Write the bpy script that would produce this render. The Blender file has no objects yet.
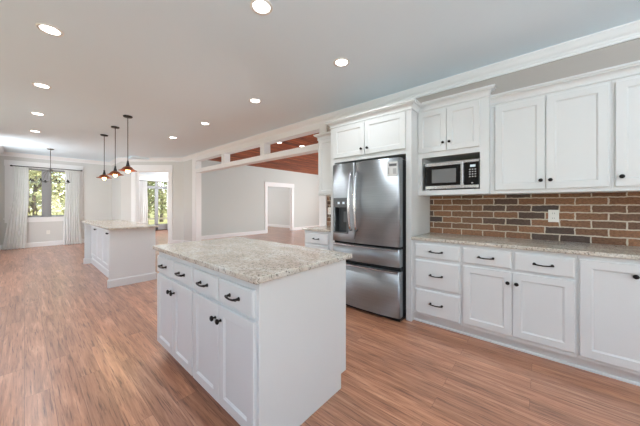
import bpy, bmesh, math, random
from mathutils import Vector, Matrix

random.seed(7)
S = bpy.context.scene
C = S.collection

# ------------------------------------------------------------------ camera
F_PX = 256.6
cam_d = bpy.data.cameras.new('camera')
cam_d.sensor_fit = 'HORIZONTAL'; cam_d.sensor_width = 36.0
cam_d.lens = 36.0 * F_PX / 640.0
cam_d.shift_y = -8.1 / 640.0
cam_d.clip_start = 0.05; cam_d.clip_end = 300
cam = bpy.data.objects.new('camera', cam_d); C.objects.link(cam)
cam.location = (0, 0, 1.265)
cam.rotation_euler = (math.radians(90), 0, -math.atan(296 / F_PX))
S.camera = cam

# ------------------------------------------------------------------ world, sun, added fill lights, exposure
W = bpy.data.worlds.new('sky'); S.world = W; W.use_nodes = True
nt = W.node_tree; nt.nodes.clear()
out = nt.nodes.new('ShaderNodeOutputWorld'); bg = nt.nodes.new('ShaderNodeBackground')
sky = nt.nodes.new('ShaderNodeTexSky'); sky.sky_type = 'NISHITA'; sky.sun_disc = False
sky.sun_elevation = math.radians(40); sky.sun_rotation = math.radians(200)
sky.air_density = 1.0; sky.dust_density = 1.0; sky.ozone_density = 0.6
nt.links.new(sky.outputs[0], bg.inputs[0]); bg.inputs[1].default_value = 0.5
nt.links.new(bg.outputs[0], out.inputs[0])

def light(name, kind, loc, rot, energy, color=(1, 1, 1), **kw):
    d = bpy.data.lights.new(name, kind); d.energy = energy; d.color = color
    for k, v in kw.items(): setattr(d, k, v)
    o = bpy.data.objects.new(name, d); C.objects.link(o)
    o.location = loc; o.rotation_euler = tuple(math.radians(a) for a in rot)
    return o
light('sun', 'SUN', (0, 0, 20), (42, 0, 66), 6.5, (1.0, 0.95, 0.88), angle=math.radians(1))
FILL_COOL = (0.79, 0.915, 1.0)  # cool tint of the added fill lamps, offsets the warm floor bounce
SOFT = (0.94, 0.97, 1.0)
BACK_LEFT, BACK_RIGHT, LEFT_NEAR, LEFT_MID, LEFT_FAR, NOOK, FAMILY, SUNROOM, HALL = 340, 25, 12, 4, 24, 92, 720, 230, 30
for x, e in ((-0.75, BACK_LEFT), (1.35, BACK_RIGHT)):      # added uplights behind the camera, washing the ceiling
    light('back_fill_uplight', 'AREA', (x, -3.2, 1.35), (172, 0, 0), e, FILL_COOL, shape='RECTANGLE', size=1.7, size_y=2.0)
for y, e in ((0.2, LEFT_NEAR), (3.4, LEFT_MID), (6.4, LEFT_FAR)):    # added fill along the left wall, near ones tilted up, last one down
    light('left_fill_light', 'AREA', (-1.55, y, 1.0), (166 if y < 5 else 72, 0, -90), e, FILL_COOL, shape='RECTANGLE', size=1.5, size_y=1.4)
light('nook_fill_light', 'AREA', (-1.05, 9.58, 1.6), (98, 0, -48), NOOK, SOFT, shape='RECTANGLE', size=1.3, size_y=1.4)  # added fill lamp for the nook and its curtains, no window built here
light('family_fill_light', 'AREA', (11.9, 4.6, 1.5), (104, 0, 90), FAMILY, (0.83, 0.96, 1.0), shape='RECTANGLE', size=3.0, size_y=1.6)  # unseen fill added to brighten the family room; its wall has no opening
light('sunroom_fill_light', 'AREA', (5.7, 12.6, 1.9), (58, 0, 90), SUNROOM, SOFT, shape='RECTANGLE', size=2.6, size_y=1.8)  # added fill, tipped down to brighten the sunroom floor
light('hall_fill_light', 'AREA', (6.2, 11.5, 1.5), (90, 0, -90), HALL, SOFT, shape='RECTANGLE', size=1.6, size_y=1.5)  # added lamp that lifts the hall walls, with no window behind it

S.view_settings.view_transform = 'Standard'; S.view_settings.look = 'None'
S.view_settings.gamma = 1.0; S.view_settings.use_curve_mapping = False
S.view_settings.exposure = 0.08
try:
    S.cycles.max_bounces = 10; S.cycles.diffuse_bounces = 6; S.cycles.glossy_bounces = 4
    S.cycles.transparent_max_bounces = 16; S.cycles.sample_clamp_indirect = 6.0
    S.cycles.use_denoising = True; S.cycles.caustics_reflective = False; S.cycles.caustics_refractive = False
except Exception: pass

# ------------------------------------------------------------------ materials
def lin(r, g, b):
    f = lambda c: (c / 255 / 12.92) if c / 255 <= 0.04045 else ((c / 255 + 0.055) / 1.055) ** 2.4
    return (f(r), f(g), f(b), 1.0)

def mat(name, col, rough=0.5, metal=0.0, spec=0.5, emit=None, estr=0.0, bump=None):
    m = bpy.data.materials.new(name); m.use_nodes = True
    p = m.node_tree.nodes['Principled BSDF']
    p.inputs['Base Color'].default_value = col; p.inputs['Roughness'].default_value = rough
    p.inputs['Metallic'].default_value = metal; p.inputs['Specular IOR Level'].default_value = spec
    if emit: p.inputs['Emission Color'].default_value = emit; p.inputs['Emission Strength'].default_value = estr
    if bump:
        n = m.node_tree.nodes; l = m.node_tree.links
        tc = n.new('ShaderNodeTexCoord'); nz = n.new('ShaderNodeTexNoise'); b = n.new('ShaderNodeBump')
        nz.inputs['Scale'].default_value = bump[0]; b.inputs['Strength'].default_value = bump[1]; b.inputs['Distance'].default_value = 0.002
        l.new(tc.outputs['Object'], nz.inputs['Vector']); l.new(nz.outputs[0], b.inputs['Height']); l.new(b.outputs[0], p.inputs['Normal'])
    return m

class NB:                                   # small node-tree builder
    def __init__(s, name):
        s.m = bpy.data.materials.new(name); s.m.use_nodes = True
        s.t = s.m.node_tree; s.p = s.t.nodes['Principled BSDF']; s.tc = s.t.nodes.new('ShaderNodeTexCoord')
    def n(s, kind, ins=None, **kw):
        nd = s.t.nodes.new('ShaderNode' + kind)
        for k, v in kw.items(): setattr(nd, k, v)
        for k, v in (ins or {}).items():
            if hasattr(v, 'is_output'): s.t.links.new(v, nd.inputs[k])
            else: nd.inputs[k].default_value = v
        return nd
    def l(s, a, b): s.t.links.new(a, b)
    def obj(s, scale=(1, 1, 1)):
        return s.n('Mapping', {'Vector': s.tc.outputs['Object'], 'Scale': scale}).outputs[0]
    def ramp(s, fac, stops, interp='LINEAR'):
        r = s.n('ValToRGB', {'Fac': fac}); r.color_ramp.interpolation = interp
        e = r.color_ramp.elements
        e[0].position, e[0].color = stops[0]; e[1].position, e[1].color = stops[1]
        for q, c in stops[2:]:
            x = e.new(q); x.color = c
        return r.outputs[0]
    def mix(s, fac, a, b, mode='MIX'):
        x = s.n('Mix', data_type='RGBA', blend_type=mode)
        for v, k in ((fac, 0), (a, 6), (b, 7)):
            if hasattr(v, 'is_output'): s.l(v, x.inputs[k])
            else: x.inputs[k].default_value = v
        return x.outputs[2]
    def bump(s, h, st, dist=0.004):
        b = s.n('Bump', {'Height': h, 'Strength': st, 'Distance': dist}); s.l(b.outputs[0], s.p.inputs['Normal'])

M = {}
M['cabinet'] = mat('cabinet_white_paint', lin(217, 219, 219), 0.38, bump=(60, 0.03))
M['trim'] = mat('trim_white_paint', lin(240, 240, 240), 0.45, bump=(60, 0.03))
M['wall'] = mat('dimmed_greige_wall_paint', lin(180, 172, 166), 0.85, bump=(120, 0.1))  # greige, darkened to stand for the dim light above the cabinets
M['wall_soft'] = mat('pale_grey_wall_paint', lin(214, 214, 211), 0.85, bump=(120, 0.1))
M['family'] = mat('cool_white_wall_paint', lin(209, 214, 211), 0.85, bump=(120, 0.1))
M['ceiling'] = mat('ceiling_paint', lin(230, 244, 252), 0.9, bump=(120, 0.1))
M['bronze'] = mat('dark_bronze', lin(38, 33, 31), 0.35, 0.8)
M['black'] = mat('black_plastic', lin(18, 18, 19), 0.4)
M['blackglass'] = mat('black_glass', lin(10, 10, 12), 0.08)
M['gasket'] = mat('dark_gasket', lin(20, 20, 22), 0.7)
M['copper'] = mat('copper_shade', lin(122, 60, 26), 0.4, 0.45)
M['bulb'] = mat('warm_bulb', lin(255, 230, 170), 0.3, emit=(1.0, 0.62, 0.25, 1), estr=9.0)
M['lens'] = mat('lamp_lens', lin(255, 255, 255), 0.3, emit=(1.0, 0.97, 0.92, 1), estr=9.0)
M['plastic'] = mat('white_plastic', lin(236, 234, 228), 0.35)
M['slot'] = mat('socket_slot', lin(60, 58, 55), 0.5)
M['sash'] = mat('grey_window_frame', lin(150, 151, 152), 0.45)
M['brushed'] = mat('chandelier_metal', lin(120, 118, 114), 0.35, 0.9)
M['chrome'] = mat('bright_steel', lin(226, 226, 228), 0.22, 1.0)
M['greyplastic'] = mat('dispenser_grey', lin(92, 93, 95), 0.4, 0.3)
M['darkgrey'] = mat('dispenser_dark', lin(52, 53, 55), 0.35, 0.3)
M['display'] = mat('display_light', lin(180, 190, 195), 0.3, emit=(0.8, 0.9, 1.0, 1), estr=0.35)
M['paper'] = mat('label_paper', lin(206, 206, 204), 0.7)
M['print'] = mat('label_print', lin(92, 92, 94), 0.7)
M['printsoft'] = mat('label_print_grey', lin(168, 168, 168), 0.7)
M['mwglass'] = mat('oven_window', lin(120, 120, 120), 0.2, 0.2)
M['keys'] = mat('key_print', lin(170, 170, 170), 0.5)
M['threshold'] = mat('dark_threshold', lin(70, 52, 46), 0.5)

def steel():
    b = NB('brushed_stainless_steel'); p = b.p
    nz = b.n('TexNoise', {'Vector': b.obj((1, 4, 700)), 'Scale': 1.0, 'Detail': 3.0})
    col = b.ramp(nz.outputs[0], [(0.3, lin(158, 163, 167)), (0.7, lin(180, 185, 189))])
    b.l(col, p.inputs['Base Color']); p.inputs['Metallic'].default_value = 1.0
    p.inputs['Roughness'].default_value = 0.43; p.inputs['Anisotropic'].default_value = 0.9; p.inputs['Anisotropic Rotation'].default_value = 0.25
    tg = b.n('Tangent', direction_type='RADIAL', axis='Z'); b.l(tg.outputs[0], p.inputs['Tangent'])
    b.bump(nz.outputs[0], 0.06, 0.001)
    return b.m
M['steel'] = steel()

def floor_mat():
    b = NB('hickory_plank_floor'); p = b.p
    sx = b.n('SeparateXYZ', {0: b.tc.outputs['Object']})
    yx = b.n('CombineXYZ', {0: sx.outputs[1], 1: sx.outputs[0], 2: 0.0}).outputs[0]
    br = b.n('TexBrick', {'Vector': yx, 'Color1': (0, 0, 0, 1), 'Color2': (1, 1, 1, 1), 'Mortar': (0.5, 0.5, 0.5, 1), 'Scale': 1.0,
             'Mortar Size': 0.0012, 'Mortar Smooth': 0.2, 'Brick Width': 1.25, 'Row Height': 0.127}, offset=0.37, offset_frequency=2)
    tone = b.n('RGBToBW', {0: br.outputs[0]}).outputs[0]
    shift = b.n('VectorMath', {0: b.tc.outputs['Object'], 1: b.n('CombineXYZ', {0: b.n('Math', {0: tone, 1: 17.0}, operation='MULTIPLY').outputs[0], 1: b.n('Math', {0: tone, 1: 31.0}, operation='MULTIPLY').outputs[0]}).outputs[0]}, operation='ADD').outputs[0]
    g1 = b.n('TexNoise', {'Vector': b.n('Mapping', {'Vector': shift, 'Scale': (22, 1.6, 1)}).outputs[0], 'Scale': 1.0, 'Detail': 8.0, 'Roughness': 0.68, 'Distortion': 0.7})
    g2 = b.n('TexNoise', {'Vector': b.n('Mapping', {'Vector': shift, 'Scale': (110, 3.6, 1)}).outputs[0], 'Scale': 1.0, 'Detail': 4.0, 'Roughness': 0.6, 'Distortion': 0.3})
    c = b.ramp(g1.outputs[0], [(0.27, lin(112, 70, 51)), (0.41, lin(158, 106, 79)), (0.56, lin(184, 129, 99)), (0.72, lin(212, 160, 129))])
    c2 = b.ramp(g2.outputs[0], [(0.33, lin(112, 78, 64)), (0.46, lin(255, 255, 255))])
    c = b.mix(0.75, c, c2, 'MULTIPLY')
    tn = b.ramp(tone, [(0.0, (0.82, 0.80, 0.79, 1)), (1.0, (1.10, 1.08, 1.06, 1))])
    c = b.mix(1.0, c, tn, 'MULTIPLY')
    c = b.mix(b.n('Math', {0: br.outputs[1], 1: 0.65}, operation='MULTIPLY').outputs[0], c, lin(84, 52, 40))
    b.l(c, p.inputs['Base Color'])
    b.l(b.n('MapRange', {0: g2.outputs[0], 3: 0.30, 4: 0.42}).outputs[0], p.inputs['Roughness'])
    p.inputs['Coat Weight'].default_value = 0.7; p.inputs['Coat Roughness'].default_value = 0.24
    b.bump(g1.outputs[0], 0.12, 0.001)
    return b.m
M['floor'] = floor_mat()

def wood_ceiling_mat():
    b = NB('stained_plank_ceiling'); p = b.p
    br = b.n('TexBrick', {'Vector': b.tc.outputs['Object'], 'Color1': (0, 0, 0, 1), 'Color2': (1, 1, 1, 1), 'Mortar': (0.4, 0.4, 0.4, 1), 'Scale': 1.0,
             'Mortar Size': 0.009, 'Mortar Smooth': 0.3, 'Brick Width': 2.6, 'Row Height': 0.15}, offset=0.41, offset_frequency=2)
    nz = b.n('TexNoise', {'Vector': b.obj((1.4, 22, 1)), 'Scale': 1.0, 'Detail': 6.0, 'Distortion': 0.7})
    c = b.ramp(nz.outputs[0], [(0.3, lin(96, 44, 22)), (0.5, lin(164, 84, 44)), (0.7, lin(204, 122, 70))])
    tone = b.ramp(b.n('RGBToBW', {0: br.outputs[0]}).outputs[0], [(0, (0.5, 0.48, 0.46, 1)), (1, (1.3, 1.25, 1.2, 1))])
    c = b.mix(1.0, c, tone, 'MULTIPLY')
    c = b.mix(br.outputs[1], c, lin(40, 18, 10))
    b.l(c, p.inputs['Base Color']); p.inputs['Roughness'].default_value = 0.6; p.inputs['Specular IOR Level'].default_value = 0.2
    return b.m
M['wood_ceiling'] = wood_ceiling_mat()

def granite_mat():
    b = NB('speckled_granite'); p = b.p
    n0 = b.n('TexNoise', {'Vector': b.obj((5, 3, 5)), 'Scale': 1.0, 'Detail': 4.0, 'Distortion': 1.2})
    n1 = b.n('TexNoise', {'Vector': b.obj(), 'Scale': 55.0, 'Detail': 6.0, 'Roughness': 0.7, 'Distortion': 0.8})
    n2 = b.n('TexVoronoi', {'Vector': b.obj(), 'Scale': 110.0})
    n3 = b.n('TexNoise', {'Vector': b.obj(), 'Scale': 72.0, 'Detail': 3.0})
    base = b.ramp(n0.outputs[0], [(0.3, lin(184, 174, 160)), (0.5, lin(200, 192, 180)), (0.7, lin(212, 208, 200))])
    c = b.mix(b.ramp(n1.outputs[0], [(0.50, (0, 0, 0, 1)), (0.64, (0.85, 0.85, 0.85, 1))]), base, lin(148, 138, 127))
    c = b.mix(b.ramp(n1.outputs[0], [(0.30, (0.9, 0.9, 0.9, 1)), (0.42, (0, 0, 0, 1))]), c, lin(218, 214, 207))
    c = b.mix(b.ramp(n3.outputs[0], [(0.585, (0, 0, 0, 1)), (0.65, (0.9, 0.9, 0.9, 1))]), c, lin(92, 84, 80))
    c = b.mix(b.ramp(n2.outputs['Color'], [(0.0, (0.5, 0.5, 0.5, 1)), (0.12, (0, 0, 0, 1))]), c, lin(70, 62, 60))
    b.l(c, p.inputs['Base Color']); p.inputs['Roughness'].default_value = 0.16
    return b.m
M['granite'] = granite_mat()

def brick_mat():
    b = NB('thin_brick_backsplash'); p = b.p
    sx = b.n('SeparateXYZ', {0: b.tc.outputs['Object']})
    yz = b.n('CombineXYZ', {0: sx.outputs[1], 1: sx.outputs[2], 2: 0.0}).outputs[0]
    wob = b.n('TexNoise', {'Vector': b.obj(), 'Scale': 22.0, 'Detail': 3.0})
    wv = b.n('VectorMath', {0: wob.outputs['Color'], 1: (0.5, 0.5, 0.5)}, operation='SUBTRACT').outputs[0]
    wv = b.n('VectorMath', {0: wv, 1: (0.020, 0.016, 0.0)}, operation='MULTIPLY').outputs[0]
    v = b.n('VectorMath', {0: yz, 1: wv}, operation='ADD').outputs[0]
    v = b.n('VectorMath', {0: v, 1: (0.0798 + 2.095, -0.028 + 0.702, 0.0)}, operation='ADD').outputs[0]
    br = b.n('TexBrick', {'Vector': v, 'Color1': (0, 0, 0, 1), 'Color2': (1, 1, 1, 1), 'Mortar': (0.5, 0.5, 0.5, 1), 'Scale': 1.0,
             'Mortar Size': 0.0062, 'Mortar Smooth': 0.25, 'Brick Width': 0.2095, 'Row Height': 0.0702}, offset=0.5, offset_frequency=2)
    tone = b.n('RGBToBW', {0: br.outputs[0]}).outputs[0]
    c = b.ramp(tone, [(0.0, lin(82, 70, 66)), (0.18, lin(98, 76, 64)), (0.4, lin(134, 98, 74)), (0.75, lin(150, 108, 80)), (1.0, lin(114, 82, 62))])
    n1 = b.n('TexNoise', {'Vector': b.obj((1, 22, 40)), 'Scale': 2.2, 'Detail': 6.0, 'Roughness': 0.7})
    c = b.mix(0.7, c, b.ramp(n1.outputs[0], [(0.32, (0.35, 0.33, 0.34, 1)), (0.58, (1.15, 1.12, 1.05, 1))]), 'MULTIPLY')
    mo = b.ramp(n1.outputs[0], [(0.3, lin(184, 170, 152)), (0.7, lin(208, 196, 178))])
    c = b.mix(br.outputs[1], c, mo)
    b.l(c, p.inputs['Base Color']); p.inputs['Roughness'].default_value = 0.85
    h = b.n('Math', {0: b.n('Math', {0: 1.0, 1: br.outputs[1]}, operation='SUBTRACT').outputs[0], 1: n1.outputs[0]}, operation='ADD').outputs[0]
    b.bump(h, 0.6, 0.006)
    return b.m
M['brick'] = brick_mat()

def glass_mat():
    m = bpy.data.materials.new('window_glass'); m.use_nodes = True; t = m.node_tree; t.nodes.clear()
    o = t.nodes.new('ShaderNodeOutputMaterial'); mx = t.nodes.new('ShaderNodeMixShader'); fr = t.nodes.new('ShaderNodeFresnel')
    tr = t.nodes.new('ShaderNodeBsdfTransparent'); gl = t.nodes.new('ShaderNodeBsdfGlossy'); gl.inputs['Roughness'].default_value = 0.02
    tr.inputs[0].default_value = (0.95, 0.97, 0.96, 1)
    t.links.new(fr.outputs[0], mx.inputs[0]); t.links.new(tr.outputs[0], mx.inputs[1]); t.links.new(gl.outputs[0], mx.inputs[2]); t.links.new(mx.outputs[0], o.inputs[0])
    return m
M['glass'] = glass_mat()

def sheer_mat():
    m = bpy.data.materials.new('sheer_white_fabric'); m.use_nodes = True; t = m.node_tree; t.nodes.clear()
    o = t.nodes.new('ShaderNodeOutputMaterial'); a = t.nodes.new('ShaderNodeMixShader'); c = t.nodes.new('ShaderNodeMixShader')
    d = t.nodes.new('ShaderNodeBsdfDiffuse'); tl = t.nodes.new('ShaderNodeBsdfTranslucent'); tr = t.nodes.new('ShaderNodeBsdfTransparent')
    d.inputs[0].default_value = lin(248, 248, 248); tl.inputs[0].default_value = lin(240, 240, 240)
    tc = t.nodes.new('ShaderNodeTexCoord'); wv = t.nodes.new('ShaderNodeTexNoise'); wv.inputs['Scale'].default_value = 14
    rp = t.nodes.new('ShaderNodeMapRange'); rp.inputs[3].default_value = 0.0; rp.inputs[4].default_value = 0.08
    t.links.new(tc.outputs['Object'], wv.inputs['Vector']); t.links.new(wv.outputs[0], rp.inputs[0])
    a.inputs[0].default_value = 0.2
    t.links.new(d.outputs[0], a.inputs[1]); t.links.new(tl.outputs[0], a.inputs[2])
    t.links.new(rp.outputs[0], c.inputs[0]); t.links.new(a.outputs[0], c.inputs[1]); t.links.new(tr.outputs[0], c.inputs[2]); t.links.new(c.outputs[0], o.inputs[0])
    return m
M['sheer'] = sheer_mat()

def noisy(name, a, bcol, scale, rough=0.9):
    b = NB(name); nz = b.n('TexNoise', {'Vector': b.obj(), 'Scale': scale, 'Detail': 5.0})
    b.l(b.ramp(nz.outputs[0], [(0.35, a), (0.65, bcol)]), b.p.inputs['Base Color']); b.p.inputs['Roughness'].default_value = rough
    return b.m
M['grass'] = noisy('dry_lawn', lin(150, 150, 84), lin(206, 190, 128), 0.4)
M['leaf'] = noisy('oak_leaves', lin(122, 130, 92), lin(168, 172, 128), 1.2)
M['leaf2'] = noisy('olive_leaves', lin(146, 146, 104), lin(192, 186, 134), 1.2)
M['bark'] = noisy('bark', lin(78, 66, 56), lin(112, 98, 84), 6)
M['fence'] = noisy('weathered_fence', lin(166, 150, 128), lin(196, 184, 164), 5)

# ------------------------------------------------------------------ mesh helpers
def xf(o, u, v, n):
    m = Matrix.Identity(4)
    for i, c in enumerate((u, v, n, o)):
        for r in range(3): m[r][i] = c[r]
    return m
def facing_minus_x(x, y):                # local x runs towards -Y, local y up, local z out of the face towards -X
    return xf((x, y, 0), (0, -1, 0), (0, 0, 1), (-1, 0, 0))
def facing_minus_y(x, y):
    return xf((x, y, 0), (1, 0, 0), (0, 0, 1), (0, -1, 0))
I4 = Matrix.Identity(4)

class MB:
    def __init__(s, T=None): s.bm = bmesh.new(); s.T = T or I4; s.mi = 0
    def face(s, pts, smooth=False, T=None):
        T = T or s.T
        f = s.bm.faces.new([s.bm.verts.new(T @ Vector(p)) for p in pts]); f.smooth = smooth; f.material_index = s.mi; return f
    def box(s, x0, x1, y0, y1, z0, z1, T=None):
        T = T or s.T
        vs = [s.bm.verts.new(T @ Vector((x, y, z))) for z in (z0, z1) for y in (y0, y1) for x in (x0, x1)]
        for q in ((0, 2, 3, 1), (4, 5, 7, 6), (0, 1, 5, 4), (2, 6, 7, 3), (0, 4, 6, 2), (1, 3, 7, 5)):
            f = s.bm.faces.new([vs[i] for i in q]); f.material_index = s.mi
        return s
    def prism(s, poly, z0, z1, T=None):        # polygon in local xy, extruded in z
        T = T or s.T
        a = [s.bm.verts.new(T @ Vector((x, y, z0))) for x, y in poly]; b = [s.bm.verts.new(T @ Vector((x, y, z1))) for x, y in poly]
        n = len(poly)
        fs = [s.bm.faces.new(a[::-1]), s.bm.faces.new(b)] + [s.bm.faces.new([a[i], a[(i + 1) % n], b[(i + 1) % n], b[i]]) for i in range(n)]
        for f in fs: f.material_index = s.mi
        return s
    def lathe(s, prof, T=None, seg=24):        # prof: (radius, height) along local z
        T = T or s.T; rings = []
        for r, h in prof:
            rings.append([s.bm.verts.new(T @ Vector((r * math.cos(2 * math.pi * k / seg), r * math.sin(2 * math.pi * k / seg), h))) for k in range(seg)] if r > 1e-6
                         else [s.bm.verts.new(T @ Vector((0, 0, h)))])
        for a, b in zip(rings, rings[1:]):
            for k in range(seg):
                k2 = (k + 1) % seg
                if len(a) == 1 and len(b) == 1: continue
                q = [a[0], b[k2], b[k]] if len(a) == 1 else ([a[k], a[k2], b[0]] if len(b) == 1 else [a[k], a[k2], b[k2], b[k]])
                f = s.bm.faces.new(q); f.smooth = True; f.material_index = s.mi
        return s
    def tube(s, pts, r, seg=10, T=None, caps=True):
        T = T or s.T; P = [T @ Vector(p) for p in pts]; rs = r if isinstance(r, (list, tuple)) else [r] * len(P); rings = []
        up = None
        for i, p in enumerate(P):
            d = (P[min(i + 1, len(P) - 1)] - P[max(i - 1, 0)]).normalized()
            if up is None:
                up = Vector((0, 0, 1)) if abs(d.z) < 0.9 else Vector((1, 0, 0))
            a = d.cross(up).normalized(); b = a.cross(d).normalized(); up = b
            rings.append([s.bm.verts.new(p + (a * math.cos(2 * math.pi * k / seg) + b * math.sin(2 * math.pi * k / seg)) * rs[i]) for k in range(seg)])
        for a, b in zip(rings, rings[1:]):
            for k in range(seg):
                f = s.bm.faces.new([a[k], a[(k + 1) % seg], b[(k + 1) % seg], b[k]]); f.smooth = True; f.material_index = s.mi
        if caps:
            for g in (rings[0][::-1], rings[-1]):
                f = s.bm.faces.new(g); f.material_index = s.mi
        return s
    def sphere(s, c, r, T=None, seg=14, sq=1.0):
        n = 8
        return s.lathe([(r * math.sin(math.pi * i / n), -r * sq * math.cos(math.pi * i / n)) for i in range(n + 1)], (T or s.T) @ Matrix.Translation(c), seg)
    def sweep(s, path, prof, side=1, closed=False):   # path: XY points; prof: closed (out, z) loop; out = offset to the side of travel, mitred
        P = [Vector((p[0], p[1])) for p in path]; n = len(P); rings = []
        for i in range(n):
            ds = []
            if i > 0 or closed: ds.append((P[i] - P[i - 1]).normalized())
            if i < n - 1 or closed: ds.append((P[(i + 1) % n] - P[i]).normalized())
            ns = [Vector((d.y, -d.x)) * side for d in ds]
            m = ns[0] if len(ns) == 1 else (ns[0] + ns[1]) / (1 + ns[0].dot(ns[1]))
            rings.append([s.bm.verts.new(s.T @ Vector((P[i].x + m.x * o, P[i].y + m.y * o, z))) for o, z in prof])
        k = len(prof)
        for i in range(n if closed else n - 1):
            a, b = rings[i], rings[(i + 1) % n]
            for j in range(k): 
                f = s.bm.faces.new([a[j], a[(j + 1) % k], b[(j + 1) % k], b[j]]); f.material_index = s.mi
        if not closed:
            s.bm.faces.new(rings[0][::-1]); s.bm.faces.new(rings[-1])
        return s
    def shaker(s, w, h, t=0.02, fw=0.057, rec=0.009, x=0, y=0, z=0, T=None):   # framed door with a recessed flat panel
        T = T or s.T
        def ring(i, zz): return [s.bm.verts.new(T @ Vector((x + a, y + b, z + zz))) for a, b in ((i, i), (w - i, i), (w - i, h - i), (i, h - i))]
        R = [ring(0, 0), ring(0, t - 0.003), ring(0.003, t), ring(fw, t), ring(fw + 0.004, t - rec * 0.55), ring(fw + 0.007, t - rec * 0.6), ring(fw + 0.010, t - rec)]
        for a, b in zip(R, R[1:]):
            for j in range(4): s.bm.faces.new([a[j], a[(j + 1) % 4], b[(j + 1) % 4], b[j]])
        s.bm.faces.new(R[0][::-1]); s.bm.faces.new(R[-1])
        return s

OFF = {}
def obj(name, mb, mats, parent=None, bevel=0.0, label=None):
    bm = mb.bm; bmesh.ops.recalc_face_normals(bm, faces=bm.faces)
    me = bpy.data.meshes.new(name)
    if parent is None:
        xs = [v.co for v in bm.verts]
        off = Vector(((min(v.x for v in xs) + max(v.x for v in xs)) / 2, (min(v.y for v in xs) + max(v.y for v in xs)) / 2, min(v.z for v in xs)))
    else: off = OFF[parent.name]
    bmesh.ops.translate(bm, verts=bm.verts, vec=-off); bm.to_mesh(me); bm.free()
    for m in (mats if isinstance(mats, list) else [mats]): me.materials.append(m)
    o = bpy.data.objects.new(name, me); C.objects.link(o)
    if parent is None: o.location = off
    else: o.parent = parent
    OFF[o.name] = off
    if bevel:
        b = o.modifiers.new('bevel', 'BEVEL'); b.width = bevel; b.segments = 2; b.limit_method = 'ANGLE'; b.angle_limit = math.radians(50)
    if label: o['label'] = label
    return o
def tag(o, label, cat, group=None, kind=None):
    o['label'] = label; o['category'] = cat
    if group: o['group'] = group
    if kind: o['kind'] = kind
    return o
def thing(name, loc, label, cat, group=None):
    o = bpy.data.objects.new(name, None); o.empty_display_size = 0.1; C.objects.link(o); o.location = loc
    OFF[o.name] = Vector(loc); return tag(o, label, cat, group)
def structure(name, mb, m, bevel=0.0, parent=None):
    saved = obj(name, mb, m, parent, bevel)
    if parent is None: saved['kind'] = 'structure'
    return saved
def dup(root, loc, label=None, rz=0.0):
    r = root.copy(); C.objects.link(r); r.location = loc; r.rotation_euler.z += rz
    if label: r['label'] = label
    def kids(src, dst):
        for ch in list(src.children):
            c = ch.copy(); C.objects.link(c); c.parent = dst; kids(ch, c)
    kids(root, r); return r

# ------------------------------------------------------------------ room dimensions
WX, LX, BY = 3.365, -1.735, -3.5            # right wall, left wall, back wall
CZ = 2.77                                   # ceiling
TH = 0.14
OPEN0, OPEN1 = 2.92, 7.80                   # opening to the family room along the right wall
CORNER = (3.365, 8.712)
DIAG = (2.043, 10.238)
NX0, NX1, NY = -0.45, 2.043, 11.55          # breakfast nook
FZ = 2.92; FY = 9.35; FX = 12.0             # family room

# floor and ceilings
structure('floor', MB().box(LX - 0.3, FX + 0.2, BY - 0.2, 14.75, -0.08, 0.0), M['floor'])
structure('ceiling', MB().box(LX - 0.2, WX + TH, BY - 0.2, 8.75, CZ, CZ + 0.12).prism(
    [(LX - 0.2, 8.75), (WX + TH, 8.75), (WX + TH, 8.80), (2.143, 10.24), (2.143, NY + 0.2), (NX0 - 0.2, NY + 0.2), (NX0 - 0.2, 10.24)], CZ, CZ + 0.12), M['ceiling'])
structure('ceiling_family', MB().box(WX + TH, FX + 0.2, -0.2, FY + 0.12, FZ, FZ + 0.1), M['wood_ceiling'])
structure('ceiling_hall', MB().box(2.16, FX + 0.2, FY + 0.12, 14.75, FZ - 0.2, FZ).prism([(3.51, 8.85), (3.51, FY + 0.12), (2.93, FY + 0.12)], FZ - 0.2, FZ), M['ceiling'])

def slab_wall(mb, p, q, z0, z1, th, side=1):    # vertical wall between XY points p and q, thickened to one side
    p, q = Vector(p), Vector(q); d = (q - p).normalized(); n = Vector((d.y, -d.x)) * side * th
    mb.prism([(p.x, p.y), (q.x, q.y), (q.x + n.x, q.y + n.y), (p.x + n.x, p.y + n.y)], z0, z1)
    return mb

# right wall: cooking wall, header above the opening, short wall to the corner
mb = MB().box(WX, WX + TH, BY - 0.1, OPEN0 - 0.02, 0, FZ)
mb.box(WX, WX + TH, OPEN0 - 0.02, OPEN1 + 0.02, 2.60, FZ)
structure('wall_right', mb, M['wall'])
structure('wall_right_far', MB().box(WX, WX + TH, OPEN1 + 0.02, CORNER[1] + 0.1, 0, FZ), M['wall_soft'])  # better-lit stretch of the same wall, given the lighter tone

# white cased opening with a beam and three open transoms
T0, T1, B0 = 2.335, 2.58, 2.225
mb = MB()
mb.box(WX - 0.012, WX + TH + 0.012, OPEN0 - 0.02, OPEN0, 0, T1)                 # jambs
mb.box(WX - 0.012, WX + TH + 0.012, OPEN1, OPEN1 + 0.02, 0, T1)
mb.box(WX - 0.02, WX, OPEN1, OPEN1 + 0.24, 0, 2.69)                              # far casing
mb.box(WX - 0.02, WX, OPEN0 - 0.16, OPEN0, 0, 2.69)                              # near casing
mb.box(WX - 0.02, WX + TH + 0.02, OPEN0, OPEN1, B0, T0)                          # beam
mb.box(WX - 0.02, WX, OPEN0, OPEN1, T1, 2.69)                                    # head board
mb.box(WX - 0.012, WX + TH + 0.012, OPEN0, OPEN1, T1, 2.602)
for yc in (6.21, 4.545): mb.box(WX - 0.02, WX + TH + 0.01, yc - 0.07, yc + 0.07, T0, T1)
structure('trim_1', mb, M['trim'], 0.003)

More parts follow.
